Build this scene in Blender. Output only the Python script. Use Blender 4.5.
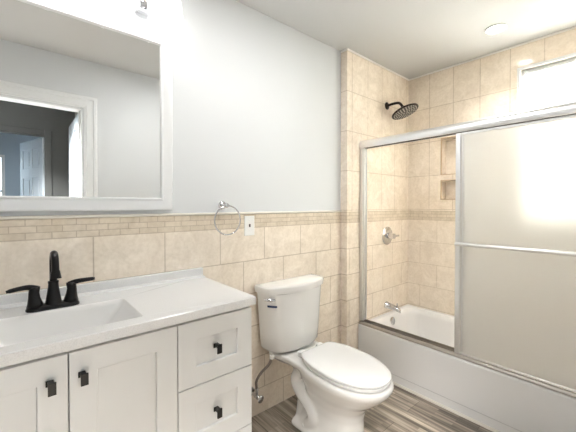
import bpy, bmesh, math, random
from mathutils import Vector, Matrix
random.seed(7)
PI = math.pi
SC = bpy.context.scene
for o in list(bpy.data.objects): bpy.data.objects.remove(o)
COL = SC.collection

# ---------------------------------------------------------------- camera
cam = bpy.data.objects.new('camera', bpy.data.cameras.new('camera'))
COL.objects.link(cam)
cam.data.sensor_width = 36; cam.data.lens = 317/576*36
cam.data.shift_y = -6.57/576
cam.data.clip_start = .02
cam.location = (0, -1.57, 1.274)
cam.rotation_euler = (math.radians(90-.8), 0, math.radians(-40.7))
SC.camera = cam

# ---------------------------------------------------------------- world, lights, exposure
W = bpy.data.worlds.new('world'); SC.world = W; W.use_nodes = True
W.node_tree.nodes['Background'].inputs[0].default_value = (.80, .90, 1, 1)
W.node_tree.nodes['Background'].inputs[1].default_value = 1.6
SC.view_settings.view_transform = 'Standard'; SC.view_settings.look = 'None'
SC.view_settings.gamma = 1; SC.view_settings.exposure = 0.63
SC.view_settings.use_curve_mapping = False

def area(name, loc, rot, sx, sy, power, colr=(1,1,1), shape='RECTANGLE', spread=PI):
    l = bpy.data.lights.new(name, 'AREA'); l.shape = shape; l.size = sx; l.size_y = sy
    l.energy = power; l.color = colr; l.spread = spread
    o = bpy.data.objects.new(name, l); COL.objects.link(o); o.location = loc; o.rotation_euler = rot
    return o
# daylight arriving at the bathroom window (outside, behind the roller shade)
area('window_daylight', (3.05, -1.17, 1.70), (0, PI/2, 0), 1.25, .7, 330, (1, .995, .98))
# added fill light under the bathroom ceiling, placed out of view and mirror
area('room_fill_light', (1.0, -.78, 2.405), (0, 0, 0), .30, .30, 7.5, (1, 1, 1), 'DISK')
# added fill behind the doorway, brightens cabinet fronts, apron and frosted glass
area('hall_fill_light', (-.3, -1.88, 2.40), (0, 0, 0), .3, .3, 180, (1, .985, .96), 'DISK', 2.1)
# recessed shower light
area('recessed_lamp', (2.416, -.864, 2.425), (0, 0, 0), .1, .1, 3, (1, .96, .91), 'DISK', 1.9)
# daylight from the bedroom window at the end of the hall
area('bedroom_daylight', (-1.1, -4.2, 1.4), (0, -PI/2, 0), 1.0, 1.2, 10, (.72, .86, 1))

# ---------------------------------------------------------------- materials
def newmat(name):
    m = bpy.data.materials.new(name); m.use_nodes = True
    return m, m.node_tree, m.node_tree.nodes['Principled BSDF']
def pmat(name, colr, rough=.5, metal=0., bump=0., bscale=60., coat=0., var=0., vscale=8.):
    m, nt, b = newmat(name)
    b.inputs['Base Color'].default_value = (*colr, 1)
    b.inputs['Roughness'].default_value = rough; b.inputs['Metallic'].default_value = metal
    b.inputs['Coat Weight'].default_value = coat; b.inputs['Coat Roughness'].default_value = .08
    tc = nt.nodes.new('ShaderNodeTexCoord')
    if bump:
        n = nt.nodes.new('ShaderNodeTexNoise'); n.inputs['Scale'].default_value = bscale
        n.inputs['Detail'].default_value = 4
        bp = nt.nodes.new('ShaderNodeBump'); bp.inputs['Strength'].default_value = bump
        bp.inputs['Distance'].default_value = .002
        nt.links.new(tc.outputs['Object'], n.inputs['Vector'])
        nt.links.new(n.outputs[0], bp.inputs['Height']); nt.links.new(bp.outputs[0], b.inputs['Normal'])
    if var:
        n = nt.nodes.new('ShaderNodeTexNoise'); n.inputs['Scale'].default_value = vscale
        nt.links.new(tc.outputs['Object'], n.inputs['Vector'])
        mx = nt.nodes.new('ShaderNodeMix'); mx.data_type = 'RGBA'
        mx.inputs[6].default_value = (*[c*(1-var) for c in colr], 1)
        mx.inputs[7].default_value = (*[min(1, c*(1+var)) for c in colr], 1)
        nt.links.new(n.outputs[0], mx.inputs[0]); nt.links.new(mx.outputs[2], b.inputs['Base Color'])
    return m
def emat(name, colr, s):
    m, nt, b = newmat(name)
    b.inputs['Base Color'].default_value = (*colr, 1)
    b.inputs['Emission Color'].default_value = (*colr, 1); b.inputs['Emission Strength'].default_value = s
    return m
M = {}
M['paint'] = pmat('wall_paint', (.67, .685, .693), .55, bump=.08, bscale=180)
M['ceil'] = pmat('ceiling_paint', (.58, .58, .575), .7, bump=.15, bscale=120)
M['trim'] = pmat('white_trim', (.80, .81, .81), .35, bump=.02)
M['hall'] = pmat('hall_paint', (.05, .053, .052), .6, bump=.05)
M['bedroom'] = pmat('bedroom_paint', (.42, .50, .58), .6, bump=.05)
M['doorw'] = pmat('door_paint', (.36, .40, .44), .22, bump=.04, bscale=40)
M['cab'] = pmat('cabinet_paint', (.76, .765, .76), .35, bump=.03, bscale=150)
M['frame'] = pmat('mirror_frame_paint', (.80, .81, .82), .3, bump=.02)
M['china'] = pmat('toilet_china', (.80, .785, .76), .10, coat=.5, bump=.0)
M['seat'] = pmat('seat_plastic', (.86, .86, .855), .22)
M['tub'] = pmat('tub_enamel', (.82, .81, .80), .16, coat=.3, bump=.02, bscale=20)
M['black'] = pmat('oil_rubbed_black', (.013, .012, .012), .30, metal=.6, bump=.03, bscale=90)
M['bronze'] = pmat('oil_rubbed_bronze', (.030, .022, .018), .32, metal=.7, bump=.02)
M['nozzle'] = pmat('nozzle_rubber', (.55, .51, .47), .5)
M['pull'] = pmat('pull_black', (.010, .010, .010), .35, metal=.3, bump=.02)
M['chrome'] = pmat('polished_chrome', (.66, .66, .67), .07, metal=1)
M['nickel'] = pmat('brushed_aluminium', (.93, .93, .93), .32, metal=1, bump=.05, bscale=400)
M['jamb'] = pmat('jamb_aluminium', (.82, .82, .81), .30, metal=1, bump=.05, bscale=400)
M['track'] = pmat('satin_track', (.34, .31, .275), .42, metal=.8, bump=.05, bscale=300)
M['cream'] = pmat('cream_trim_tile', (.80, .76, .68), .25, bump=.02)
M['caulk'] = pmat('white_caulk', (.90, .87, .82), .5)
M['sealant'] = pmat('floor_sealant', (.62, .58, .52), .5)
M['plate'] = pmat('plate_plastic', (.84, .83, .80), .35)
M['dark'] = pmat('dark_insert', (.05, .035, .03), .5)
M['hose'] = pmat('braided_hose', (.21, .175, .15), .4, metal=.3, bump=.6, bscale=700)
M['sticker'] = pmat('blue_sticker', (.015, .035, .12), .4)
M['shade_emit'] = emat('lamp_glass', (1, .99, .98), 1.9)
M['can_emit'] = emat('can_lens', (1, .96, .9), 22)
M['rubber'] = pmat('dark_gasket', (.05, .045, .04), .6)
M['mirror'] = pmat('mirror_silver', (.955, .965, .96), .0, metal=1)

# quartz-like counter
m, nt, b = newmat('speckled_counter'); M['counter'] = m
tc = nt.nodes.new('ShaderNodeTexCoord'); n = nt.nodes.new('ShaderNodeTexNoise')
n.inputs['Scale'].default_value = 420; n.inputs['Detail'].default_value = 3
cr = nt.nodes.new('ShaderNodeValToRGB'); cr.color_ramp.elements[0].position = .34; cr.color_ramp.elements[1].position = .52
cr.color_ramp.elements[0].color = (.68, .68, .675, 1); cr.color_ramp.elements[1].color = (.76, .76, .755, 1)
nt.links.new(tc.outputs['Object'], n.inputs['Vector']); nt.links.new(n.outputs[0], cr.inputs[0])
nt.links.new(cr.outputs[0], b.inputs['Base Color']); b.inputs['Roughness'].default_value = .18
M['basin'] = pmat('basin_white', (.82, .81, .79), .14, coat=.3)

# tile: u along the wall, z up. Mosaic band 1.140-1.219, running bond 302x197 below,
# upright stacked 200x305 above (showers only)
def tile_mat(name, axis, u_low, u_high, G=(.58, .49, .39)):
    m, nt, b = newmat(name); L = nt.links.new; N = nt.nodes.new
    tc = N('ShaderNodeTexCoord'); sp = N('ShaderNodeSeparateXYZ'); L(tc.outputs['Object'], sp.inputs[0])
    def math_(op, a, c):
        q = N('ShaderNodeMath'); q.operation = op
        for i, v in enumerate((a, c)):
            if isinstance(v, (int, float)): q.inputs[i].default_value = v
            else: L(v, q.inputs[i])
        return q.outputs[0]
    U = sp.outputs[axis]; Z = sp.outputs[2]
    def vec(uo, zo):
        c = N('ShaderNodeCombineXYZ'); L(math_('SUBTRACT', U, uo), c.inputs[0]); L(math_('SUBTRACT', Z, zo), c.inputs[1])
        return c.outputs[0]
    def brick(v, bw, rh, off, mort, c1, c2, cm, sm=.1):
        t = N('ShaderNodeTexBrick'); L(v, t.inputs['Vector']); t.offset = off; t.offset_frequency = 2
        t.inputs['Scale'].default_value = 1; t.inputs['Brick Width'].default_value = bw
        t.inputs['Row Height'].default_value = rh; t.inputs['Mortar Size'].default_value = mort
        t.inputs['Mortar Smooth'].default_value = sm; t.inputs['Bias'].default_value = 0
        t.inputs['Color1'].default_value = (*c1, 1); t.inputs['Color2'].default_value = (*c2, 1)
        t.inputs['Mortar'].default_value = (*cm, 1)
        return t
    A1, A2 = (.88, .795, .69), (.86, .77, .66)
    low = brick(vec(u_low, 1.140-.197*10), .3025, .197, .5, .0030, A1, A2, G)
    high = brick(vec(u_high, 1.2345-.2985*4), .2005, .2985, 0., .0030, A1, A2, (.62, .53, .43))
    mos = brick(vec(u_low, 1.140-.0263*2), .082, .0263, .42, .0018, (.76, .67, .55), (.69, .60, .48), (.52, .43, .33))
    def mix(f, a, c, mode='MIX'):
        x = N('ShaderNodeMix'); x.data_type = 'RGBA'; x.blend_type = mode
        if isinstance(f, (int, float)): x.inputs[0].default_value = f
        else: L(f, x.inputs[0])
        for i, v in ((6, a), (7, c)):
            if isinstance(v, tuple): x.inputs[i].default_value = v
            else: L(v, x.inputs[i])
        return x.outputs[2]
    up = math_('GREATER_THAN', Z, 1.2245); isl = math_('LESS_THAN', Z, 1.140)
    band = math_('SUBTRACT', math_('SUBTRACT', 1.0, up), isl)
    c = mix(up, low.outputs[0], high.outputs[0]); c = mix(band, c, mos.outputs[0])
    fac = mix(band, mix(up, low.outputs[1], high.outputs[1]), mos.outputs[1])
    # marbled clouding
    n1 = N('ShaderNodeTexNoise'); n1.inputs['Scale'].default_value = 9; n1.inputs['Detail'].default_value = 7
    n1.inputs['Roughness'].default_value = .62; n1.inputs['Distortion'].default_value = 1.2
    L(tc.outputs['Object'], n1.inputs['Vector'])
    r1 = N('ShaderNodeValToRGB'); e = r1.color_ramp.elements
    e[0].position = .34; e[1].position = .68; e[0].color = (.90, .875, .84, 1); e[1].color = (1.06, 1.06, 1.06, 1)
    L(n1.outputs[0], r1.inputs[0]); c = mix(1., c, r1.outputs[0], 'MULTIPLY')
    n2 = N('ShaderNodeTexNoise'); n2.inputs['Scale'].default_value = 60; n2.inputs['Detail'].default_value = 4
    L(tc.outputs['Object'], n2.inputs['Vector'])
    r2 = N('ShaderNodeValToRGB'); e = r2.color_ramp.elements
    e[0].position = .3; e[1].position = .6; e[0].color = (.94, .93, .91, 1); e[1].color = (1.02, 1.02, 1.02, 1)
    L(n2.outputs[0], r2.inputs[0]); c = mix(1., c, r2.outputs[0], 'MULTIPLY')
    L(c, b.inputs['Base Color'])
    rr = N('ShaderNodeMapRange'); L(fac, rr.inputs[0]); rr.inputs[3].default_value = .13; rr.inputs[4].default_value = .8
    L(rr.outputs[0], b.inputs['Roughness'])
    bp = N('ShaderNodeBump'); bp.inputs['Distance'].default_value = .0012; bp.inputs['Strength'].default_value = .5
    bp.invert = True; L(fac, bp.inputs['Height']); L(bp.outputs[0], b.inputs['Normal'])
    return m
M['tile_x'] = tile_mat('tile_along_x', 0, .554, 2.147)
M['tile_y'] = tile_mat('tile_along_y', 1, -.323, -.252, (.68, .59, .48))

# wood-look plank floor
m, nt, b = newmat('wood_plank_floor'); M['floor'] = m; L = nt.links.new; N = nt.nodes.new
tc = N('ShaderNodeTexCoord'); mp = N('ShaderNodeMapping'); L(tc.outputs['Object'], mp.inputs[0])
mp.inputs['Rotation'].default_value = (0, 0, PI/2)
t = N('ShaderNodeTexBrick'); L(mp.outputs[0], t.inputs['Vector']); t.offset = .37; t.inputs['Scale'].default_value = 1
t.inputs['Brick Width'].default_value = .92; t.inputs['Row Height'].default_value = .152
t.inputs['Mortar Size'].default_value = .0012; t.inputs['Mortar Smooth'].default_value = .1
t.inputs['Color1'].default_value = (.31, .27, .225, 1); t.inputs['Color2'].default_value = (.175, .150, .125, 1)
t.inputs['Mortar'].default_value = (.07, .055, .042, 1)
mp2 = N('ShaderNodeMapping'); L(tc.outputs['Object'], mp2.inputs[0]); mp2.inputs['Scale'].default_value = (42, 2.2, 1)
ns = N('ShaderNodeTexNoise'); ns.inputs['Scale'].default_value = 1; ns.inputs['Detail'].default_value = 6; ns.inputs['Distortion'].default_value = .5
L(mp2.outputs[0], ns.inputs['Vector'])
rp = N('ShaderNodeValToRGB'); e = rp.color_ramp.elements
e[0].position = .34; e[1].position = .66; e[0].color = (.52, .50, .47, 1); e[1].color = (1.55, 1.52, 1.48, 1)
L(ns.outputs[0], rp.inputs[0])
mp3 = N('ShaderNodeMapping'); L(tc.outputs['Object'], mp3.inputs[0]); mp3.inputs['Scale'].default_value = (19, 1.1, 1)
vs = N('ShaderNodeTexBrick'); L(mp.outputs[0], vs.inputs['Vector']); vs.offset = .41; vs.inputs['Scale'].default_value = 1
vs.inputs['Brick Width'].default_value = .27; vs.inputs['Row Height'].default_value = .0253
vs.inputs['Mortar Size'].default_value = 0; vs.inputs['Color1'].default_value = (.64, .64, .64, 1); vs.inputs['Color2'].default_value = (1.38, 1.38, 1.38, 1)
x1 = N('ShaderNodeMix'); x1.data_type = 'RGBA'; x1.blend_type = 'MULTIPLY'; x1.inputs[0].default_value = 1
x2 = N('ShaderNodeMix'); x2.data_type = 'RGBA'; x2.blend_type = 'MULTIPLY'; x2.inputs[0].default_value = 1
L(t.outputs[0], x1.inputs[6]); L(rp.outputs[0], x1.inputs[7]); L(x1.outputs[2], x2.inputs[6]); L(vs.outputs[0], x2.inputs[7])
L(x2.outputs[2], b.inputs['Base Color']); b.inputs['Roughness'].default_value = .38
bp = N('ShaderNodeBump'); bp.inputs['Distance'].default_value = .001; bp.inputs['Strength'].default_value = .4
L(ns.outputs[0], bp.inputs['Height']); L(bp.outputs[0], b.inputs['Normal'])

# frosted glass of the sliding doors
m, nt, b = newmat('frosted_glass'); M['frost'] = m; L = nt.links.new; N = nt.nodes.new
out = nt.nodes['Material Output']; nt.nodes.remove(b)
rf = N('ShaderNodeBsdfRefraction'); rf.inputs['Roughness'].default_value = .46; rf.inputs['IOR'].default_value = 1.25
rf.inputs['Color'].default_value = (.96, .95, .93, 1)
tr = N('ShaderNodeBsdfTranslucent'); tr.inputs['Color'].default_value = (.92, .91, .89, 1)
gl = N('ShaderNodeBsdfGlossy'); gl.inputs['Roughness'].default_value = .3; gl.inputs['Color'].default_value = (.9, .9, .9, 1)
df = N('ShaderNodeBsdfDiffuse'); df.inputs['Color'].default_value = (.9, .89, .87, 1)
a1 = N('ShaderNodeMixShader'); a1.inputs[0].default_value = .35; L(rf.outputs[0], a1.inputs[1]); L(tr.outputs[0], a1.inputs[2])
a2 = N('ShaderNodeMixShader'); a2.inputs[0].default_value = .30; L(a1.outputs[0], a2.inputs[1]); L(df.outputs[0], a2.inputs[2])
a3 = N('ShaderNodeMixShader'); a3.inputs[0].default_value = .06; L(a2.outputs[0], a3.inputs[1]); L(gl.outputs[0], a3.inputs[2])
tc = N('ShaderNodeTexCoord'); ns = N('ShaderNodeTexNoise'); ns.inputs['Scale'].default_value = 160
L(tc.outputs['Object'], ns.inputs['Vector'])
bp = N('ShaderNodeBump'); bp.inputs['Strength'].default_value = .25; bp.inputs['Distance'].default_value = .001
L(ns.outputs[0], bp.inputs['Height'])
for q in (rf, gl): L(bp.outputs[0], q.inputs['Normal'])
L(a3.outputs[0], out.inputs[0])
M['frost_inner'] = m.copy(); M['frost_inner'].name = 'frosted_glass_light'
for q in M['frost_inner'].node_tree.nodes:
    if q.type == 'BSDF_REFRACTION': q.inputs['Roughness'].default_value = .36
    if q.type == 'BUMP': q.inputs['Strength'].default_value = .08
for q, v in zip([q for q in M['frost_inner'].node_tree.nodes if q.type == 'MIX_SHADER'], (.10, .06, .05)): q.inputs[0].default_value = v
# translucent roller shade
m, nt, b = newmat('roller_fabric'); M['roller'] = m
nt.nodes.remove(b); out = nt.nodes['Material Output']
tr = nt.nodes.new('ShaderNodeBsdfTranslucent'); tr.inputs[0].default_value = (.93, .92, .90, 1)
df = nt.nodes.new('ShaderNodeBsdfDiffuse'); df.inputs[0].default_value = (.85, .84, .82, 1)
a1 = nt.nodes.new('ShaderNodeMixShader'); a1.inputs[0].default_value = .35
nt.links.new(tr.outputs[0], a1.inputs[1]); nt.links.new(df.outputs[0], a1.inputs[2]); nt.links.new(a1.outputs[0], out.inputs[0])
m, nt, b = newmat('window_glass'); M['glass'] = m
nt.nodes.remove(b); out = nt.nodes['Material Output']
tp = nt.nodes.new('ShaderNodeBsdfTransparent'); tp.inputs[0].default_value = (.95, .97, .96, 1)
gs = nt.nodes.new('ShaderNodeBsdfGlossy'); gs.inputs['Roughness'].default_value = .02
fr = nt.nodes.new('ShaderNodeFresnel'); fr.inputs[0].default_value = 1.45
mxs = nt.nodes.new('ShaderNodeMixShader'); nt.links.new(fr.outputs[0], mxs.inputs[0])
nt.links.new(tp.outputs[0], mxs.inputs[1]); nt.links.new(gs.outputs[0], mxs.inputs[2]); nt.links.new(mxs.outputs[0], out.inputs[0])

# ---------------------------------------------------------------- helpers
def link(name, bm, mat, parent=None, smooth=False, bevel=0, bseg=2, subd=0, auto=None):
    me = bpy.data.meshes.new(name)
    bmesh.ops.recalc_face_normals(bm, faces=bm.faces)
    bm.to_mesh(me); bm.free()
    o = bpy.data.objects.new(name, me); COL.objects.link(o)
    me.materials.append(M[mat] if isinstance(mat, str) else mat)
    if smooth or auto is not None:
        for p in me.polygons: p.use_smooth = True
    if auto is not None: me.set_sharp_from_angle(angle=math.radians(auto))
    if bevel:
        md = o.modifiers.new('bevel', 'BEVEL'); md.width = bevel; md.segments = bseg; md.limit_method = 'ANGLE'
        for p in me.polygons: p.use_smooth = True
        md.harden_normals = True
    if subd:
        md = o.modifiers.new('sub', 'SUBSURF'); md.levels = subd; md.render_levels = subd
    if parent: o.parent = parent
    return o
def box(bm, x0, x1, y0, y1, z0, z1):
    vs = [bm.verts.new(p) for p in ((x0,y0,z0),(x1,y0,z0),(x1,y1,z0),(x0,y1,z0),(x0,y0,z1),(x1,y0,z1),(x1,y1,z1),(x0,y1,z1))]
    for f in ((3,2,1,0),(4,5,6,7),(0,1,5,4),(1,2,6,5),(2,3,7,6),(3,0,4,7)): bm.faces.new([vs[i] for i in f])
def boxobj(name, dims, mat, parent=None, bevel=0, **k):
    bm = bmesh.new()
    for d in (dims if isinstance(dims[0], (tuple, list)) else [dims]): box(bm, *d)
    return link(name, bm, mat, parent, bevel=bevel, **k)
def loft(bm, loops, cap0=True, cap1=True, closed=True):
    rows = [[bm.verts.new(p) for p in lp] for lp in loops]
    n = len(rows[0])
    for a, c in zip(rows, rows[1:]):
        for i in range(n if closed else n-1):
            bm.faces.new((a[i], a[(i+1) % n], c[(i+1) % n], c[i]))
    if cap0: bm.faces.new(rows[0][::-1])
    if cap1: bm.faces.new(rows[-1])
    return rows
def frame_of(d):
    d = Vector(d).normalized(); u = Vector((0,0,1)) if abs(d.z) < .9 else Vector((1,0,0))
    a = d.cross(u).normalized(); return a, a.cross(d).normalized(), d
def lathe(bm, prof, loc=(0,0,0), axis=(0,0,1), n=32, cap0=True, cap1=True):
    a, c, d = frame_of(axis); loc = Vector(loc)
    loft(bm, [[loc + d*h + a*(r*math.cos(2*PI*i/n)) + c*(r*math.sin(2*PI*i/n)) for i in range(n)] for r, h in prof], cap0, cap1)
def spline(pts, sub=8):
    P = [Vector(p) for p in pts]; out = []
    P = [2*P[0]-P[1]] + P + [2*P[-1]-P[-2]]
    for i in range(1, len(P)-2):
        for k in range(sub):
            t = k/sub; a, b_, c, d = P[i-1], P[i], P[i+1], P[i+2]
            out.append(.5*((2*b_) + (c-a)*t + (2*a-5*b_+4*c-d)*t*t + (3*b_-a-3*c+d)*t**3))
    out.append(P[-2]); return out
def tube(bm, pts, r, n=14, sub=8, closed=False, sx=1.0):
    P = [Vector(p) for p in pts] if (closed or sub == 0) else spline(pts, sub)
    m_ = len(P); R_ = r if callable(r) else (lambda t: r)
    prev = None; loops = []
    for i, p in enumerate(P):
        d = (P[(i+1) % m_] - P[i-1]) if closed else (P[min(i+1, m_-1)] - P[max(i-1, 0)])
        d.normalize()
        if prev is None: a, _, _ = frame_of(d)
        else: a = (prev - d*prev.dot(d)).normalized()
        prev = a; c = d.cross(a); rr = R_(i/(m_-1))
        loops.append([p + a*(rr*sx*math.cos(2*PI*k/n)) + c*(rr*math.sin(2*PI*k/n)) for k in range(n)])
    if closed:
        loops.append(loops[0]); loft(bm, loops, False, False); bmesh.ops.remove_doubles(bm, verts=bm.verts, dist=1e-6)
    else: loft(bm, loops)
def rrect(x0, x1, y0, y1, r, z, k=6):
    out = []
    for cx, cy, a0 in ((x1-r, y1-r, 0), (x0+r, y1-r, PI/2), (x0+r, y0+r, PI), (x1-r, y0+r, 1.5*PI)):
        for i in range(k+1):
            a = a0 + PI/2*i/k; out.append((cx+r*math.cos(a), cy+r*math.sin(a), z))
    return out
def thing(name, label, cat, loc=(0,0,0), group=None):
    o = bpy.data.objects.new(name, None); COL.objects.link(o); o.location = loc; o.empty_display_size = .05
    o['label'] = label; o['category'] = cat
    if group: o['group'] = group
    return o
def adopt(root):                       # children were built in world coordinates
    for ch in root.children: ch.matrix_parent_inverse = Matrix.Translation(root.location).inverted()
def struct(o): o['kind'] = 'structure'; return o
def tag(o, label, cat, group=None):
    o['label'] = label; o['category'] = cat
    if group: o['group'] = group
    return o
def wall(name, axis, p0, p1, u0, u1, z0, z1, holes, mat):
    """slab normal to axis (0=x,1=y) between p0,p1; holes (u0,u1,z0,z1) with reveals"""
    us = sorted({u0, u1, *[h[0] for h in holes], *[h[1] for h in holes]}); us = [u for u in us if u0 <= u <= u1]
    zs = sorted({z0, z1, *[h[2] for h in holes], *[h[3] for h in holes]}); zs = [z for z in zs if z0 <= z <= z1]
    def solid(i, j):
        if i < 0 or j < 0 or i >= len(us)-1 or j >= len(zs)-1: return False
        uc, zc = (us[i]+us[i+1])/2, (zs[j]+zs[j+1])/2
        return not any(h[0] < uc < h[1] and h[2] < zc < h[3] for h in holes)
    bm = bmesh.new()
    P = lambda p, u, z: bm.verts.new((p, u, z) if axis == 0 else (u, p, z))
    def q(*a): bm.faces.new([P(*t) for t in a])
    for i in range(len(us)-1):
        for j in range(len(zs)-1):
            if not solid(i, j): continue
            a, c, d, e = us[i], us[i+1], zs[j], zs[j+1]
            q((p0,a,d),(p0,c,d),(p0,c,e),(p0,a,e)); q((p1,a,d),(p1,a,e),(p1,c,e),(p1,c,d))
            if not solid(i-1, j): q((p0,a,d),(p0,a,e),(p1,a,e),(p1,a,d))
            if not solid(i+1, j): q((p0,c,d),(p1,c,d),(p1,c,e),(p0,c,e))
            if not solid(i, j-1): q((p0,a,d),(p1,a,d),(p1,c,d),(p0,c,d))
            if not solid(i, j+1): q((p0,a,e),(p0,c,e),(p1,c,e),(p1,a,e))
    bmesh.ops.remove_doubles(bm, verts=bm.verts, dist=1e-5)
    return struct(link(name, bm, mat))

# ---------------------------------------------------------------- room shell
CEIL = 2.44; XL = -.95; XR = 2.785; YN = -1.587; YS = -.055; XS = 1.887
struct(boxobj('floor', (XL-.1, 2.95, -5.3, .15, -.08, 0), 'floor'))
bm = bmesh.new()   # ceiling slab with the round hole of the recessed light left to its trim ring
box(bm, XL-.1, 2.95, -5.3, .15, CEIL, CEIL+.1)
struct(link('ceiling', bm, 'ceil'))
wall('wall_back', 1, .007, .15, XL-.1, 2.95, 0, CEIL, [], 'paint')
wall('wall_left', 0, XL-.1, XL, YN-.12, .007, 0, CEIL, [], 'paint')
DX0, DX1, DZ = -.335, .432, 2.04
wall('wall_front', 1, YN-.12, YN, XL, 2.95, 0, CEIL, [(DX0, DX1, -1, DZ)], 'paint')
# wainscot of the vanity wall, its cap, the tiled shower walls
struct(boxobj('trim_1', (XL, XS, 0, .0069, 0, 1.2195), 'tile_x'))
bm = bmesh.new(); prof = [(0,0),(-.004,.001),(-.007,.005),(-.007,.009),(-.004,.0125),(0,.0135),(.0068,.0135),(.0068,0)]
loft(bm, [[(x, y, 1.2196+z) for y, z in prof] for x in (XL, XS-.0005)])
struct(link('trim_2', bm, 'cream', auto=40))
struct(boxobj('wall_shower', (XS, 2.9, YS, .0069, 0, CEIL), 'tile_x'))
WY0, WY1, WZ0, WZ1 = -1.45, -.905, 1.13, 2.262
NI = [(-.665, -.357, 1.537, 1.843), (-.665, -.357, 1.325, 1.482)]
wall('wall_right', 0, XR, XR+.09, YN, YS, 0, CEIL, [(WY0, WY1, WZ0, WZ1)]+NI, 'tile_y')
wall('wall_right_outer', 0, XR+.09, XR+.16, YN, YS, 0, CEIL, [(WY0, WY1, WZ0, WZ1)], 'tile_y')
# tiled face of the near end of the alcove
struct(boxobj('wall_shower_end', (2.03, XR, YN, YN+.007, 0, CEIL), 'tile_x'))
# narrow white bead where tile meets ceiling
bm = bmesh.new()
box(bm, XS-.006, XR, YS-.006, YS, CEIL-.013, CEIL-.0002); box(bm, XS-.006, XS, YS-.006, .004, CEIL-.013, CEIL-.0002)
box(bm, XR-.006, XR, YN, YS, CEIL-.013, CEIL-.0002)
struct(link('trim_3', bm, 'caulk'))
# niche edge strips
for k, (a, c, d, e) in enumerate(NI):
    bm = bmesh.new(); w = .006
    box(bm, XR-.002, XR+.01, c-.001, c+w, d-w, e+w); box(bm, XR-.002, XR+.01, a-w, a+.001, d-w, e+w)
    box(bm, XR-.002, XR+.01, a, c, d-w, d); box(bm, XR-.002, XR+.01, a, c, e, e+w)
    struct(link('trim_%d' % (4+k), bm, pmat('niche_edge', (.50, .36, .22), .4)))

# door casing (bathroom side) and jamb
bm = bmesh.new()
def casing(bm, x0, x1, ztop, y, sgn, w=.102):
    prof = [(.006, -.0005), (.006, .010), (.020, .012), (.024, .017), (.070, .018), (.076, .024), (.096, .024), (w, .018), (w, -.0005)]
    st = lambda xs, zs: [(xs(a), y+sgn*t, zs(a)) for a, t in prof]
    loft(bm, [st(lambda a: x0-a, lambda a: 0), st(lambda a: x0-a, lambda a: ztop+a), st(lambda a: x1+a, lambda a: ztop+a), st(lambda a: x1+a, lambda a: 0)])
casing(bm, DX0, DX1, DZ, YN, 1)
struct(link('trim_6', bm, 'trim', auto=30))
bm = bmesh.new(); casing(bm, DX0, DX1, DZ, YN-.12, -1); struct(link('trim_7', bm, 'trim', auto=30))
bm = bmesh.new()
box(bm, DX1-.012, DX1, YN-.12, YN, 0, DZ); box(bm, DX0, DX0+.012, YN-.12, YN, 0, DZ); box(bm, DX0, DX1, YN-.12, YN, DZ-.012, DZ)
box(bm, DX1-.022, DX1-.012, YN-.075, YN-.045, 0, DZ-.012); box(bm, DX0+.012, DX0+.022, YN-.075, YN-.045, 0, DZ-.012)
struct(link('trim_8', bm, 'trim'))
struct(boxobj('baseboard_front', [(DX1+.105, 2.02, YN, YN+.014, 0, .09), (XL, DX0-.105, YN, YN+.014, 0, .09)], 'trim', bevel=.003))

# hall and bedroom seen in the mirror
HY = -3.1
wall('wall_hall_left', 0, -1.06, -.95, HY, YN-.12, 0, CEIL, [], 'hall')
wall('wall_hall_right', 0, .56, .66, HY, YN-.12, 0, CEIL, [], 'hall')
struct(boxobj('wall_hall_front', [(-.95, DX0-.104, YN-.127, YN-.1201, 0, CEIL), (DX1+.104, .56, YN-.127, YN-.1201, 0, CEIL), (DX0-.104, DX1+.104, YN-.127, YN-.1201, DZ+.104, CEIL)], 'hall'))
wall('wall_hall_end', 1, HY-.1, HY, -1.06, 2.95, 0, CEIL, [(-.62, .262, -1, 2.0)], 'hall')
wall('wall_bedroom_left', 0, -1.06, -.95, -5.2, HY-.1, 0, CEIL, [(-4.75, -3.6, .8, 2.0)], 'bedroom')
wall('wall_bedroom_right', 0, 1.2, 1.3, -5.2, HY-.1, 0, CEIL, [], 'bedroom')
wall('wall_bedroom_end', 1, -5.3, -5.2, -1.06, 1.3, 0, CEIL, [(-.75, -.12, .8, 1.95)], 'bedroom')
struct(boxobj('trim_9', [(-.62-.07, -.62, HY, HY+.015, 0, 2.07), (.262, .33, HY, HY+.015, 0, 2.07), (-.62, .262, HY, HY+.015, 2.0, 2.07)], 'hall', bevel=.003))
def panel_door(name, w, h=2.0, th=.035):
    """six raised panels; local: hinge at x=0, runs along +x, centred on y=0"""
    bm = bmesh.new(); st = .105; mid = .09; pw = (w-2*st-mid)/2
    rows = [(.20, .72), (.86, 1.52), (1.64, h-.11)]; core = th*.55
    box(bm, 0, w, -core/2, core/2, 0, h)
    for s_ in (-1, 1):
        y0, y1 = sorted((s_*core/2, s_*th/2))
        for a, c in ((0, st), (st+pw, st+pw+mid), (w-st, w)): box(bm, a, c, y0, y1, 0, h)
        zz = 0
        for z0, z1 in rows + [(h, h)]:
            for a in (st, st+pw+mid): box(bm, a, a+pw, y0, y1, zz, z0)
            zz = z1
        for z0, z1 in rows:
            for a in (st, st+pw+mid): box(bm, a+.028, a+pw-.028, *sorted((s_*core/2, s_*(th/2-.002))), z0+.028, z1-.028)
    d = struct(link(name, bm, 'doorw', bevel=.004))
    for s_ in (-1, 1):
        bm = bmesh.new(); lathe(bm, [(.03,0),(.03,.006),(.012,.01),(.011,.03),(.025,.042),(.028,.055),(.02,.066),(.004,.07)], (w-.065, s_*th/2, .95), (0, s_, 0), 20)
        link('door_handle', bm, 'nickel', d, smooth=True)
    bm = bmesh.new()
    for z in (.2, 1.0, 1.8): lathe(bm, [(.006,0),(.006,.09)], (-.006, th/2, z), (0,0,1), 10)
    link('hinge', bm, 'nickel', d, smooth=True)
    return d
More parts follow.
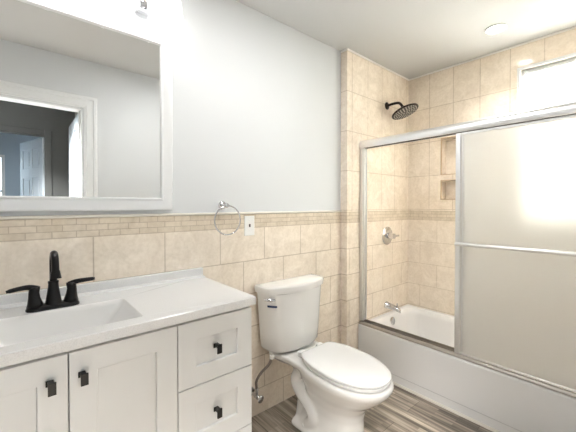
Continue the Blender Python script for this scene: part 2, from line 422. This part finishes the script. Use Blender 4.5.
d = panel_door('door_1', .74, 2.02); d.location = (DX1+.002, YN-.152, .01); d.rotation_euler = (0, 0, math.radians(-90+1))
d = panel_door('door_2', .80, 1.98); d.location = (.262, HY-.03, .01); d.rotation_euler = (0, 0, math.radians(-90-14))
w2 = struct(boxobj('window_2', [(-.75, -.12, -5.25, -5.21, .8, .84), (-.75, -.12, -5.25, -5.21, 1.91, 1.95), (-.75, -.71, -5.25, -5.21, .84, 1.91), (-.16, -.12, -5.25, -5.21, .84, 1.91), (-.71, -.16, -5.245, -5.215, 1.36, 1.39)], 'trim'))
boxobj('pane', (-.715, -.155, -5.232, -5.228, .835, 1.915), 'glass', w2)
w3 = struct(boxobj('window_3', [(-1.04, -1.0, -4.75, -3.6, .8, .85), (-1.04, -1.0, -4.75, -3.6, 1.95, 2.0), (-1.04, -1.0, -4.75, -4.7, .85, 1.95), (-1.04, -1.0, -3.65, -3.6, .85, 1.95)], 'trim'))
boxobj('pane', (-1.023, -1.019, -4.71, -3.64, .84, 1.96), 'glass', w3)

# shower window: vinyl frame, pane
w = .038; xa, xb = XR+.052, XR+.10
w1 = struct(boxobj('window_1', [(xa, xb, WY0, WY0+w, WZ0, WZ1), (xa, xb, WY1-w, WY1, WZ0, WZ1), (xa, xb, WY0+w, WY1-w, WZ0, WZ0+w),
     (xa, xb, WY0+w, WY1-w, WZ1-w, WZ1), (xa+.02, xb-.01, WY0+w, WY1-w, 1.53, 1.565)], 'trim', bevel=.003))
boxobj('pane', (xa+.035, xa+.039, WY0+w-.002, WY1-w+.002, WZ0+w-.002, WZ1-w+.002), 'glass', w1)
struct(boxobj('trim_10', [(XR-.005, XR+.011, WY1-.012, WY1+.008, WZ0-.01, WZ1+.008), (XR-.005, XR+.011, WY0-.008, WY0+.012, WZ0-.01, WZ1+.008),
     (XR-.005, XR+.011, WY0, WY1, WZ1-.012, WZ1+.008), (XR-.012, XR+.011, WY0, WY1, WZ0-.012, WZ0+.008)], 'trim', bevel=.003))
rs = thing('roller_shade', 'white roller shade pulled down inside the shower window', 'window shade', (XR+.03, -1.165, WZ1-.05))
bm = bmesh.new(); lathe(bm, [(.015,0),(.015,WY1-WY0-.075)], (XR+.034, WY0+.035, WZ1-.036), (0,1,0), 20); link('roller_tube', bm, 'trim', rs, smooth=True)
boxobj('fabric', (XR+.020, XR+.0215, WY0+.045, WY1-.045, WZ0+.04, WZ1-.036), 'roller', rs)
boxobj('hem_bar', (XR+.016, XR+.025, WY0+.045, WY1-.045, WZ0+.022, WZ0+.042), 'trim', rs, bevel=.002)
boxobj('bracket', (XR+.016, XR+.05, WY1-.036, WY1-.031, WZ1-.055, WZ1-.013), 'trim', rs)
boxobj('bracket', (XR+.016, XR+.05, WY0+.031, WY0+.036, WZ1-.055, WZ1-.013), 'trim', rs)
bm = bmesh.new(); lathe(bm, [(.009,0),(.009,.004)], (XR+.034, WY1-.0315, WZ1-.036), (0,1,0), 12); link('bracket_pin', bm, 'dark', rs)
adopt(rs)

# ---------------------------------------------------------------- vanity
VX0, VX1, FY = -.205, .737, -.485
va = thing('vanity_cabinet', 'white shaker vanity cabinet with black pulls against the tiled wall', 'cabinet', ((VX0+VX1)/2, -.25, 0))
bm = bmesh.new(); CB = FY+.019
box(bm, VX0, VX0+.016, CB, -.001, 0, .868); box(bm, VX1-.016, VX1, CB, -.001, 0, .868); box(bm, .417, .433, CB, -.001, .1, .868)
box(bm, VX0+.016, VX1-.016, CB, -.001, .085, .10); box(bm, VX0+.016, VX1-.016, CB, CB+.018, .845, .868)
box(bm, VX0+.016, VX1-.016, -.42, -.405, 0, .085); box(bm, VX0+.016, VX1-.016, -.012, -.001, .1, .868)
link('body', bm, 'cab', va, bevel=.001)
def shaker(name, x0, x1, z0, z1, rail, parent):
    bm = bmesh.new(); y0, y1 = FY, FY+.018; g = .0015
    x0 += g; x1 -= g; z0 += g; z1 -= g
    loft(bm, [[(x0+q, y, z0+q), (x1-q, y, z0+q), (x1-q, y, z1-q), (x0+q, y, z1-q)] for q, y in
         ((0, y1), (0, y0+.0015), (.0015, y0), (rail-.0015, y0), (rail, y0+.0015), (rail+.0015, y0+.0085))], True, True)
    return link(name, bm, 'cab', parent, auto=30)
def pull(cx, cz, parent):
    bm = bmesh.new()
    box(bm, cx-.013, cx+.005, FY-.003, FY, cz-.004, cz+.013)
    box(bm, cx-.009, cx+.005, FY-.021, FY-.003, cz+.001, cz+.013)
    box(bm, cx-.0095, cx+.0095, FY-.027, FY-.021, cz-.020, cz+.014)
    return link('handle', bm, 'pull', parent, bevel=.001)
dl = shaker('door', VX0, .1105, .115, .853, .07, va); pull(.071, .778, dl)
dr = shaker('door', .1105, .4255, .115, .853, .07, va); pull(.146, .778, dr)
for z0, z1, hz in ((.615, .853, .738), (.370, .615, .495), (.115, .370, .245)):
    q = shaker('drawer', .4255, VX1, z0, z1, .068, va); pull(.575, hz, q)
adopt(va)

# countertop with moulded rectangular basin
CT = thing('vanity_countertop', 'white speckled countertop with sunken rectangular basin on the cabinet', 'countertop', (.26, -.25, .868))
bm = bmesh.new(); X0, X1, Y0, Y1, Z1 = VX0-.008, VX1+.008, -.506, -.001, .9
O1 = rrect(X0, X1, Y0, Y1, .004, Z1-.003, 4); O2 = rrect(X0+.003, X1-.003, Y0+.003, Y1-.003, .003, Z1, 4)
O0 = rrect(X0, X1, Y0, Y1, .004, .868, 4)
BX0, BX1, BY0, BY1 = -.10, .322, -.445, -.178
I1 = rrect(BX0-.004, BX1+.004, BY0-.004, BY1+.004, .016, Z1, 4); I0 = rrect(BX0-.02, BX1+.02, BY0-.02, BY1+.02, .02, .868, 4)
loft(bm, [I0, O0, O1, O2, I1], False, False)
link('counter_slab', bm, 'counter', CT, auto=40)
bm = bmesh.new()
lp = [rrect(BX0-.004, BX1+.004, BY0-.004, BY1+.004, .016, Z1, 4), rrect(BX0, BX1, BY0, BY1, .016, Z1-.003, 4),
      rrect(BX0+.004, BX1-.006, BY0+.004, BY1-.004, .018, Z1-.02, 4),
      rrect(BX0+.07, BX1-.085, BY0+.02, BY1-.02, .03, Z1-.105, 4), rrect(BX0+.10, BX1-.11, BY0+.05, BY1-.05, .03, Z1-.118, 4)]
loft(bm, lp, False, True); b_ = link('basin', bm, 'basin', CT, auto=50)
bm = bmesh.new(); lathe(bm, [(.022,0),(.022,.003),(.012,.005)], (.105, -.31, Z1-.118), n=20); link('drain', bm, 'black', b_, auto=40)
bm = bmesh.new()
box(bm, X0, X1, -.021, -.001, Z1, .945); link('backsplash', bm, 'counter', CT, bevel=.003)
bm = bmesh.new(); loft(bm, [[(x, -.021, .9), (x, -.050, .9), (x, -.047, .9045), (x, -.0225, .9075), (x, -.021, .909)] for x in (X0+.002, X1-.002)])
link('cove_ledge', bm, 'counter', CT, auto=30)
adopt(CT)

# faucet
fx, fy, fz = .103, -.135, .9005
F_ = thing('faucet', 'black two-handle gooseneck faucet on the white countertop', 'faucet', (fx, fy, fz))
bm = bmesh.new()
loft(bm, [rrect(fx-.080, fx+.080, fy-.029, fy+.029, .028, fz, 8), rrect(fx-.080, fx+.080, fy-.029, fy+.029, .028, fz+.006, 8),
          rrect(fx-.074, fx+.074, fy-.024, fy+.024, .0235, fz+.014, 8), rrect(fx-.066, fx+.066, fy-.016, fy+.016, .0155, fz+.017, 8)])
link('base_plate', bm, 'black', F_, auto=50)
bm = bmesh.new()
lathe(bm, [(.027,.012),(.025,.02),(.021,.045),(.0165,.075),(.0155,.088),(.0165,.09),(.0165,.096),(.013,.098)], (fx, fy, fz), n=28)
pts = [(fx, fy, fz+.09), (fx, fy, fz+.15), (fx, fy-.004, fz+.178), (fx, fy-.024, fz+.198), (fx, fy-.050, fz+.197), (fx, fy-.072, fz+.180), (fx, fy-.084, fz+.152), (fx, fy-.088, fz+.134)]
tube(bm, pts, lambda t: .0115, 18)
lathe(bm, [(.0118,0),(.0135,.004),(.0165,.024),(.0175,.029),(.012,.029)], (fx, fy-.085, fz+.148), (0, -.18, -1), 20)
link('spout', bm, 'black', F_, auto=50)
for s_ in (-1, 1):
    hx = fx+s_*.052
    bm = bmesh.new()
    lp = []
    for r, h, off in ((.026,.012,0), (.022,.025,-.001), (.0175,.045,-.003), (.0155,.062,-.004), (.0160,.076,-.002), (.012,.083,.002)):
        lp.append([(hx+s_*off*-1+r*math.cos(2*PI*i/24), fy+r*math.sin(2*PI*i/24), fz+h) for i in range(24)])
    loft(bm, lp); hb = link('handle_base', bm, 'black', F_, smooth=True)
    bm = bmesh.new()
    e = .004 if s_ == 1 else -.004
    tube(bm, [(hx-s_*.006, fy, fz+.076), (hx+s_*.018, fy-.002, fz+.084), (hx+s_*.045, fy-.004, fz+.085+e*.3), (hx+s_*.078, fy-.006, fz+.083+e)],
         lambda t: .0105*(1-.35*t)*(1 if t < .93 else .75), 14, sx=.45)
    link('lever', bm, 'black', hb, smooth=True)
bm = bmesh.new(); lathe(bm, [(.003,0),(.003,.05),(.006,.052),(.006,.06),(.003,.062)], (fx, fy+.022, fz+.01), n=12); link('lift_rod', bm, 'black', F_, auto=50)
adopt(F_)

# ---------------------------------------------------------------- mirror
TILT = .65
MX0, MX1, MZ0, MZ1 = -.335, .588, 1.25, 2.093
mi = thing('wall_mirror', 'large rectangular mirror in a white frame on the wall above the vanity', 'mirror', ((MX0+MX1)/2, 0, MZ0))
def picture_frame(bm, x0, x1, z0, z1, prof):
    """prof: (inset, y) points"""
    loft(bm, [[(x0+i, y, z0+i), (x1-i, y, z0+i), (x1-i, y, z1-i), (x0+i, y, z1-i)] for i, y in prof], False, False)
bm = bmesh.new()
picture_frame(bm, MX0, MX1, MZ0, MZ1, [(0, .006), (0, -.020), (.003, -.024), (.008, -.026), (.046, -.021), (.049, -.025), (.055, -.026), (.058, -.021), (.058, -.012), (.058,.006)])
link('frame', bm, 'frame', mi, auto=35)
boxobj('mirror_glass', (MX0+.052, MX1-.052, -.014, .002, MZ0+.052, MZ1-.052), 'mirror', mi)
adopt(mi); mi.location.y = .0045; mi.rotation_euler = (math.radians(TILT), 0, 0)

# vanity light
vl = thing('vanity_light', 'chrome wall light with glowing white bell shades above the mirror', 'wall lamp', (.215, 0, 2.2))
bm = bmesh.new(); box(bm, -.16, .59, -.022, .0065, 2.235, 2.30); link('back_plate', bm, 'chrome', vl, bevel=.005)
for x in (.452, .215, -.022):
    bm = bmesh.new(); lathe(bm, [(.010,0),(.042,.002),(.043,.005),(.032,.014),(.024,.026),(.021,.05),(.025,.054),(.025,.062),(.020,.066),(.020,.11),(.010,.125)], (x, -.062, 2.128), n=24)
    tube(bm, [(x, -.062, 2.24), (x, -.045, 2.262), (x, -.02, 2.265)], .009, 12)
    link('finial', bm, 'chrome', vl, auto=40)
for x in (.530, .320, .110, -.100):
    bm = bmesh.new(); tube(bm, [(x, -.02, 2.268), (x, -.07, 2.285), (x, -.09, 2.30), (x, -.105, 2.28)], .008, 12)
    lathe(bm, [(.012,0),(.026,-.004),(.028,-.035),(.022,-.036)], (x, -.105, 2.30), n=24)
    a_ = link('arm', bm, 'chrome', vl, auto=40)
    bm = bmesh.new()
    pr_ = [(.026,2.256),(.040,2.250),(.055,2.225),(.064,2.19),(.068,2.15),(.073,2.115),(.077,2.098),(.074,2.095),(.070,2.113),(.065,2.15),(.061,2.19),(.052,2.223),(.038,2.246),(.026,2.250)]
    lathe(bm, [(r, z-2.09) for r, z in pr_], (x, -.105, 2.10), n=40, cap0=False, cap1=False)
    link('lamp_shade', bm, 'shade_emit', a_, smooth=True)
    bm = bmesh.new(); lathe(bm, [(.012,0),(.014,.02),(.028,.055),(.030,.075),(.022,.098),(.004,.106)], (x, -.105, 2.262), (0,0,-1), 20)
    link('bulb', bm, 'shade_emit', a_, smooth=True)
adopt(vl)

# towel ring
tr_ = thing('towel_ring', 'chrome towel ring on the white wall between mirror and outlet', 'towel ring', (.872, .0065, 1.272))
bm = bmesh.new(); lathe(bm, [(.024,0),(.024,.004),(.020,.008),(.011,.012),(.009,.03),(.011,.036),(.013,.045),(.013,.055),(.009,.060)], (.872, .0065, 1.272), (0,-1,0), 28)
link('mount', bm, 'chrome', tr_, auto=40)
bm = bmesh.new(); C_ = Vector((.877, -.047, 1.191))
tube(bm, [C_+Vector((.079*math.cos(2*PI*i/64), 0, .079*math.sin(2*PI*i/64))) for i in range(64)], .0038, 10, closed=True)
link('ring', bm, 'chrome', tr_, smooth=True)
adopt(tr_)
# outlet plate
op = thing('outlet_plate', 'white wall plate with a small dark jack, right of the towel ring', 'wall outlet', (1.047, 0, 1.152))
boxobj('plate', (1.012, 1.082, -.006, -.0002, 1.094, 1.210), 'plate', op, bevel=.003)
boxobj('jack', (1.0415, 1.0525, -.0085, -.006, 1.144, 1.162), 'dark', op, bevel=.001)
for z in (1.126, 1.187):
    bm = bmesh.new(); lathe(bm, [(.0035,0),(.003,.0015)], (1.047, -.006, z), (0,-1,0), 12); link('screw', bm, 'nickel', op)
adopt(op)

# ---------------------------------------------------------------- toilet
TX = 1.315
to = thing('toilet', 'white two-piece toilet with closed lid beside the vanity', 'toilet', (TX, -.35, 0))
def egg(yf, yb, w, z, sq=1.0, n=40, wb=None, x0=TX+.020):
    """egg outline: front at yf, back at yb, half width w; wb = half width fullness at the back"""
    out = []; wy = yb+(yf-yb)*.48
    for i in range(n):
        a = 2*PI*i/n; c, s_ = math.cos(a), math.sin(a)
        if s_ > 0:                         # back, squarer
            e = .62 if wb is None else wb
            if e < 0: x = w*math.copysign(abs(c)**-e, c); y = wy+(yb-wy)*min(1, abs(s_)*1.13)**.85      # straight back edge
            else: x = w*math.copysign(abs(c)**e, c); y = wy+(yb-wy)*abs(s_)**e
        else:
            x = w*math.copysign(abs(c)**.92, c); y = wy+(yf-wy)*abs(s_)**.98
        out.append((x0+x+.04*(y+.70)*min(1, z/.3), y, z))
    return out
bm = bmesh.new()   # bowl, pedestal
loft(bm, [egg(-.605, -.19, .128, 0, wb=.5), egg(-.60, -.19, .126, .03, wb=.5), egg(-.592, -.21, .116, .08, wb=.55), egg(-.590, -.24, .113, .15, wb=.6),
          egg(-.60, -.25, .120, .20, wb=.6), egg(-.635, -.24, .138, .25, wb=.6), egg(-.685, -.23, .160, .29, wb=.6), egg(-.722, -.22, .176, .325, wb=.62),
          egg(-.747, -.22, .189, .355, wb=.62), egg(-.755, -.22, .192, .376, wb=.62), egg(-.752, -.22, .190, .388, wb=.62), egg(-.72, -.23, .172, .393, wb=.62)])
def deck(z, dw):
    P = [(-.165+dw, -.045), (.165-dw, -.045), (.158-dw, -.12), (.150-dw, -.19), (.158-dw, -.28), (.168-dw, -.36), (-.168+dw, -.36), (-.158+dw, -.28), (-.150+dw, -.19), (-.158+dw, -.12)]
    return [(TX+.018*min(1, -y/.3)+x, y, z) for x, y in P]
loft(bm, [deck(.31, .07), deck(.34, .03), deck(.365, .004), deck(.388, 0), deck(.393, .006)])
for s_ in (-1, 1):    # trapway bulges
    sx = TX+.015+s_*.082
    tube(bm, [(TX+s_*.06, -.38, .31), (sx, -.29, .325), (sx+s_*.006, -.225, .30), (sx+s_*.010, -.205, .25), (sx+s_*.012, -.25, .195), (sx+s_*.016, -.325, .155), (sx+s_*.018, -.355, .11), (sx+s_*.014, -.32, .06), (sx+s_*.005, -.27, .03)], lambda t: .034, 14)
    tube(bm, [(sx-s_*.03, -.235, .26), (sx-s_*.025, -.225, .14), (sx-s_*.02, -.21, .02)], lambda t: .032, 12)
    tube(bm, [(sx+s_*.016, -.20, .012), (sx+s_*.016, -.30, .018), (sx+s_*.016, -.40, .012)], lambda t: .034, 12)
for v in bm.verts:
    if v.co.z < 0: v.co.z = 0
bw = link('bowl', bm, 'china', to, smooth=True)
md = bw.modifiers.new('remesh', 'REMESH'); md.mode = 'VOXEL'; md.voxel_size = .0065; md.use_smooth_shade = True
md = bw.modifiers.new('smooth', 'SMOOTH'); md.factor = .6; md.iterations = 9
for s_ in (-1, 1):
    bm = bmesh.new(); lathe(bm, [(.016,0),(.016,.008),(.012,.018),(.004,.022)], (TX+s_*.098, -.30, .040), n=20); link('bolt_cap', bm, 'seat', bw, smooth=True)
# seat ring and lid
def slab(name, prof, back, mat, parent, wb=-.60):
    bm = bmesh.new()
    loft(bm, [egg(-.743+i, back-i*.6, .175-i, z, wb=wb, n=56, x0=TX+.018) for i, z in prof])
    return link(name, bm, mat, parent, auto=40)
slab('seat', [(.010,.3945),(.004,.396),(.002,.400),(.003,.408),(.010,.411)], -.256, 'seat', to)
ld = slab('lid', [(.012,.4135),(.004,.4145),(.0,.419),(.001,.426),(.008,.4305),(.03,.4325),(.09,.4345)], -.248, 'seat', to)
for s_ in (-1, 1):
    bm = bmesh.new(); box(bm, TX+.02+s_*.075-.022, TX+.02+s_*.075+.022, -.243, -.213, .3935, .424); link('hinge_cap', bm, 'seat', ld, bevel=.006, bseg=3)
# tank
def tank_loop(z, w, d0, d1, r=.03, ogee=1.0, yb=-.022, n=28):
    out = []
    P = []
    for k in range(n+1):
        s_ = -1+2*k/n
        P.append((TX+w*s_, -(d0+(d1-d0)*((1+math.cos(PI*s_))/2 if ogee > .5 else (1-abs(s_)**2.2)))))
    # rounded front corners by superellipse pull-back near the ends
    F = []
    for (x, y) in P:
        s_ = abs(x-TX)/w; q = max(0, (s_-(1-r/w))/(r/w)); F.append((x, y+r*(1-math.sqrt(max(0, 1-q*q)))))
    out = [(TX-w, yb, z)] + [(x, y, z) for x, y in F] + [(TX+w, yb, z)]
    for k in range(1, 6): out.append((TX+w-2*w*k/6, yb, z))
    return out
bm = bmesh.new()
loft(bm, [tank_loop(.402, .165, .10, .165, .05, 0), tank_loop(.408, .185, .12, .178, .05, 0), tank_loop(.425, .198, .127, .188, .055, 0), tank_loop(.50, .206, .130, .192, .06, 0), tank_loop(.65, .218, .133, .196, .06, 0), tank_loop(.757, .226, .136, .199, .06, 0)])
tk = link('tank', bm, 'china', to, auto=35)
bm = bmesh.new()
loft(bm, [tank_loop(.755, .228, .145, .203, .05, 1, -.020), tank_loop(.758, .238, .150, .212, .05, 1, -.018), tank_loop(.786, .242, .153, .216, .05, 1, -.016),
          tank_loop(.795, .240, .151, .214, .05, 1, -.017), tank_loop(.801, .233, .144, .207, .05, 1, -.022), tank_loop(.804, .220, .131, .194, .05, 1, -.032), tank_loop(.806, .18, .10, .16, .05, 1, -.05)])
link('tank_lid', bm, 'china', tk, auto=35)
def tank_y(dx, w=.2215, d0=.1345, d1=.1975, r=.06):
    a = abs(dx)/w; q = max(0, (a-(1-r/w))/(r/w)); return -(d0+(d1-d0)*(1-a**2.2)) + r*(1-math.sqrt(max(0, 1-q*q)))
bm = bmesh.new(); hx, hz = TX-.205, .728; hy = tank_y(-.205)
lathe(bm, [(.014,-.003),(.014,.005),(.009,.009),(.009,.018),(.006,.021)], (hx, hy, hz), (-.7,-.72,0), 20)
tube(bm, [(hx-.006, hy-.017, hz), (hx+.012, hy-.024, hz+.001), (hx-.006, hy-.020, hz+.001), (hx-.026, hy-.006, hz+.004), (hx-.034, hy+.008, hz+.004)], lambda t: .0075, 12)
link('flush_lever', bm, 'chrome', tk, auto=50)
bm = bmesh.new(); lp_ = []
for k in range(9):
    dx = -.214+.034*k/8; y = tank_y(dx); lp_.append([(TX+dx, y+.001, .682), (TX+dx-.0006, y-.0012, .682), (TX+dx-.0006, y-.0012, .693), (TX+dx, y+.001, .693)])
loft(bm, lp_); link('label_sticker', bm, 'sticker', tk)
adopt(to)

# water supply: valve and hose
sv = thing('water_supply_valve', 'chrome shutoff valve on the wall between vanity and toilet', 'valve', (1.055, 0, .16))
bm = bmesh.new()
lathe(bm, [(.027,.0003),(.026,.004),(.012,.008),(.008,.010),(.008,.05),(.012,.05),(.012,.078),(.008,.078)], (1.055, 0, .16), (0,-1,0), 20)
lathe(bm, [(.009,0),(.009,.03),(.011,.03),(.011,.045)], (1.055, -.064, .165), (0,0,1), 14)
link('body', bm, 'chrome', sv, auto=40)
bm = bmesh.new()
lathe(bm, [(.006,0),(.006,.014),(.02,.015),(.023,.02),(.021,.026),(.008,.028)], (1.055, -.078, .16), (.25,-1,-.15), 8)
link('knob', bm, 'chrome', sv, auto=40)
adopt(sv)
bm = bmesh.new(); tube(bm, [(1.055, -.064, .208), (1.052, -.066, .25), (1.070, -.085, .30), (1.112, -.11, .35), (1.128, -.115, .3985)], .0078, 12)
ho = link('supply_hose', bm, 'hose', smooth=True); tag(ho, 'grey-brown braided water hose rising from the shutoff valve to the toilet tank', 'hose')
ho2 = bmesh.new(); lathe(ho2, [(.014,0),(.014,.022),(.010,.022)], (1.128, -.115, .3775), n=8); link('coupling_nut', ho2, 'plate', ho, auto=40)

# ---------------------------------------------------------------- tub
AX = 2.03; TZ = .343
tb = thing('bathtub', 'white alcove bathtub with straight apron behind the sliding doors', 'bathtub', ((AX+XR)/2, -.75, 0))
bm = bmesh.new(); ya, yb = YN+.008, YS-.001; K = 10
xo0, xo1 = AX+.012, XR-.001
cen = lambda i0, i1, i2, i3, r, z: rrect(xo0+i0, xo1-i1, ya+i2, yb-i3, r, z, K)
loft(bm, [cen(0,0,0,0,.003,TZ-.03), cen(0,0,0,0,.003,TZ-.004), cen(.004,.002,.002,.002,.004,TZ), cen(.075,.045,.05,.04,.09,TZ+.001), cen(.082,.052,.057,.047,.10,TZ-.006),
          cen(.088,.060,.075,.060,.11,TZ-.05), cen(.105,.075,.16,.085,.12,.14), cen(.135,.10,.24,.12,.12,.085), cen(.19,.16,.34,.19,.10,.072)], False, True)
link('basin', bm, 'tub', tb, auto=50)
bm = bmesh.new()   # apron: rounded top edge, recessed groove low down
prof = [(.030,TZ-.001),(.012,TZ-.0005),(.004,TZ-.004),(.0,TZ-.010),(.0,TZ-.05),(-.001,.085),(-.001,.070),(.005,.064),(.005,.002),(.03,.002)]
loft(bm, [[(AX+x, y, z) for x, z in prof] for y in (ya, yb)])
link('apron', bm, 'tub', tb, auto=25)
bm = bmesh.new(); lathe(bm, [(.036,0),(.036,.004),(.030,.009),(.010,.011),(.004,.011)], (2.425, yb-.0555, .285), (0,-1,.12), 28)
link('overflow_plate', bm, 'chrome', tb, auto=40)
bm = bmesh.new(); lathe(bm, [(.03,0),(.03,.002),(.02,.004)], (2.425, -.30, .073), n=24); link('drain', bm, 'chrome', tb, auto=40)
adopt(tb)
bm = bmesh.new(); loft(bm, [[(AX+.0045-x, y, z) for x, z in ((0,.0005),(.012,.0005),(.011,.005),(.008,.009),(.003,.012),(0,.013))] for y in (YN+.001, -.0005+YS)])
struct(link('trim_11', bm, 'sealant', auto=50))

# tub spout, valve, shower head
sp = thing('tub_spout', 'chrome tub spout on the tiled wall over the bathtub rim', 'spout', (2.42, YS, .41))
bm = bmesh.new()
def oval(cy, cz, rx, rz, n=24): return [(2.42+rx*math.cos(2*PI*i/n), cy, cz+rz*math.sin(2*PI*i/n)) for i in range(n)]
loft(bm, [oval(YS-.0005, .412, .030, .030), oval(YS-.010, .412, .030, .030), oval(YS-.014, .412, .025, .026), oval(YS-.06, .410, .023, .023), oval(YS-.10, .404, .021, .020), oval(YS-.125, .395, .019, .018), oval(YS-.135, .388, .014, .013)])
link('body', bm, 'chrome', sp, auto=50)
bm = bmesh.new(); lathe(bm, [(.004,0),(.004,.016),(.007,.018),(.006,.026),(.002,.028)], (2.42, YS-.105, .422), n=12); link('diverter_knob', bm, 'chrome', sp, smooth=True)
adopt(sp)
sh = thing('shower_valve', 'round chrome shower valve trim with lever on the tiled wall', 'valve', (2.43, YS, 1.01))
bm = bmesh.new(); lathe(bm, [(.078,.0005),(.078,.004),(.070,.010),(.040,.016),(.030,.018)], (2.43, YS, 1.01), (0,-1,0), 40); link('escutcheon', bm, 'chrome', sh, auto=40)
bm = bmesh.new(); lathe(bm, [(.026,.014),(.026,.04),(.022,.055),(.024,.06),(.022,.072),(.006,.075)], (2.43, YS, 1.01), (0,-1,0), 28)
tube(bm, [(2.43, YS-.06, 1.01), (2.455, YS-.068, 1.008), (2.49, YS-.075, 1.012)], lambda t: .011-.003*t, 12); link('handle', bm, 'chrome', sh, auto=50)
adopt(sh)
hd = thing('rain_shower', 'dark bronze round rain shower head on a short bent arm', 'shower', (2.42, YS, 2.122))
bm = bmesh.new(); lathe(bm, [(.032,.0005),(.031,.005),(.020,.012),(.012,.014)], (2.42, YS, 2.122), (0,-1,0), 28); link('flange', bm, 'bronze', hd, auto=40)
Hc = Vector((2.42, -.222, 2.035)); th, ps = math.radians(22), math.radians(8)
nrm = Vector((math.sin(ps)*math.sin(th), -math.cos(ps)*math.sin(th), -math.cos(th)))
bm = bmesh.new(); tube(bm, [(2.42, YS-.003, 2.122), (2.42, YS-.06, 2.126), (2.42, YS-.115, 2.118), Hc-nrm*.045], .0105, 14); link('arm', bm, 'bronze', hd, smooth=True)
bm = bmesh.new(); lathe(bm, [(.010,-.050),(.017,-.048),(.020,-.036),(.016,-.026),(.022,-.019),(.07,-.012),(.101,-.008),(.108,-.004),(.108,.003),(.104,.006),(.097,.0055)], Hc, nrm, 56)
hp = link('head', bm, 'bronze', hd, auto=40)
a_, c_, d_ = frame_of(nrm)
bm = bmesh.new()
for rr, k in ((.018, 5), (.036, 10), (.054, 15), (.072, 20), (.090, 25)):
    for i in range(k):
        an = 2*PI*i/k; lathe(bm, [(.0055,0),(.0045,.004)], Hc+d_*.005+a_*(rr*math.cos(an))+c_*(rr*math.sin(an)), nrm, 6)
nz = link('nozzle_face', bm, 'nozzle', hp); adopt(hd)

# ---------------------------------------------------------------- sliding tub doors
sd = thing('shower_door_enclosure', 'brushed metal framed sliding tub doors with frosted glass slid to the right', 'shower door', (2.07, -.75, TZ))
DY0, DY1 = YN+.008, YS-.0005
bm = bmesh.new()   # header: rounded front
prof = [(2.040,1.7145),(2.036,1.721),(2.036,1.752),(2.042,1.765),(2.054,1.774),(2.084,1.774),(2.096,1.767),(2.102,1.750),(2.102,1.7145),(2.097,1.7145),(2.097,1.724),(2.044,1.724),(2.044,1.7145)]
loft(bm, [[(x, y, z) for x, z in prof] for y in (DY0, DY1)]); link('header_rail', bm, 'nickel', sd, auto=35)
boxobj('header_gasket', (2.0442, 2.0958, DY0+.002, DY1-.03, 1.7155, 1.7225), 'rubber', sd)
bm = bmesh.new()
prof = [(2.033,TZ+.0015),(2.034,TZ+.005),(2.046,TZ+.018),(2.051,TZ+.020),(2.052,TZ+.013),(2.0695,TZ+.013),(2.071,TZ+.022),(2.074,TZ+.022),(2.0755,TZ+.012),(2.092,TZ+.012),(2.094,TZ+.028),(2.100,TZ+.028),(2.100,TZ+.0015)]
loft(bm, [[(x, y, z) for x, z in prof] for y in (DY0, DY1)]); link('bottom_track', bm, 'track', sd, auto=30)
for y0, y1, s_ in ((DY1-.028, DY1, 1), (DY0, DY0+.028, -1)):
    bm = bmesh.new(); box(bm, 2.042, 2.098, y0, y1, TZ+.0285, 1.714)
    for x in (2.050, 2.084): box(bm, x, x+.006, y0-.008*(s_ > 0), y1+.008*(s_ < 0), TZ+.0285, 1.714)
    link('wall_jamb', bm, 'jamb', sd, bevel=.002)
def panel(xc, y0, y1, bar):
    h0, h1 = TZ+.016, 1.713; w_ = .028; t_ = .007
    bm = bmesh.new()
    box(bm, xc-t_, xc+t_, y0, y0+w_, h0, h1); box(bm, xc-t_, xc+t_, y1-w_, y1, h0, h1)
    box(bm, xc-t_, xc+t_, y0+w_, y1-w_, h0, h0+.014); box(bm, xc-t_, xc+t_, y0+w_, y1-w_, h1-.014, h1)
    for ya_, yb_ in ((y1-w_-.017, y1-w_-.010), (y0+w_+.010, y0+w_+.017)): box(bm, xc-.0065, xc-.0026, ya_, yb_, h0+.014, h1-.014)
    f_ = link('sliding_panel', bm, 'nickel', sd, bevel=.002)
    boxobj('frosted_glass', (xc-.0025, xc+.0025, y0+w_-.004, y1-w_+.004, h0+.011, h1-.011), 'frost' if bar else 'frost_inner', f_)
    if bar:
        bm = bmesh.new(); bx = xc-.048; z = 1.040
        tube(bm, [(bx, y1-.017, z), (bx, y0+.02, z)], .0115, 16, sub=0)
        for y in (y1-.030, y0+.03): lathe(bm, [(.009,0),(.009,.048)], (bx, y, z), (1,0,0), 12)
        link('towel_bar', bm, 'jamb', f_, auto=50)
    return f_
panel(2.0595, DY0+.03, -.762, True)
panel(2.0835, DY0+.03, -.785, False)
adopt(sd)

# ---------------------------------------------------------------- recessed ceiling light
rl = thing('recessed_ceiling_light', 'small round glowing recessed light in the ceiling over the tub', 'ceiling light', (2.416, -.864, CEIL))
bm = bmesh.new(); lathe(bm, [(.050,0),(.062,-.001),(.064,-.004),(.061,-.007),(.052,-.008),(.050,-.004)], (2.416, -.864, CEIL), n=40, cap0=False, cap1=False); link('trim_ring', bm, 'trim', rl, auto=40)
bm = bmesh.new(); lathe(bm, [(.0495,-.0015),(.0495,-.0045),(.045,-.0055),(.01,-.007)], (2.416, -.864, CEIL), n=40); link('lens', bm, 'can_emit', rl, smooth=True)
adopt(rl)
# made-up rim out of frame, goes with the added room fill light
fl = thing('fill_light_rim', 'added round white rim around the unseen fill light of the bathroom', 'ceiling light', (1.0, -.78, CEIL))
bm = bmesh.new(); lathe(bm, [(.19,0),(.19,-.022),(.178,-.026),(.172,-.022),(.172,0)], (1.0, -.78, CEIL), n=40, cap0=False, cap1=False); link('rim', bm, 'trim', fl, auto=40); adopt(fl)
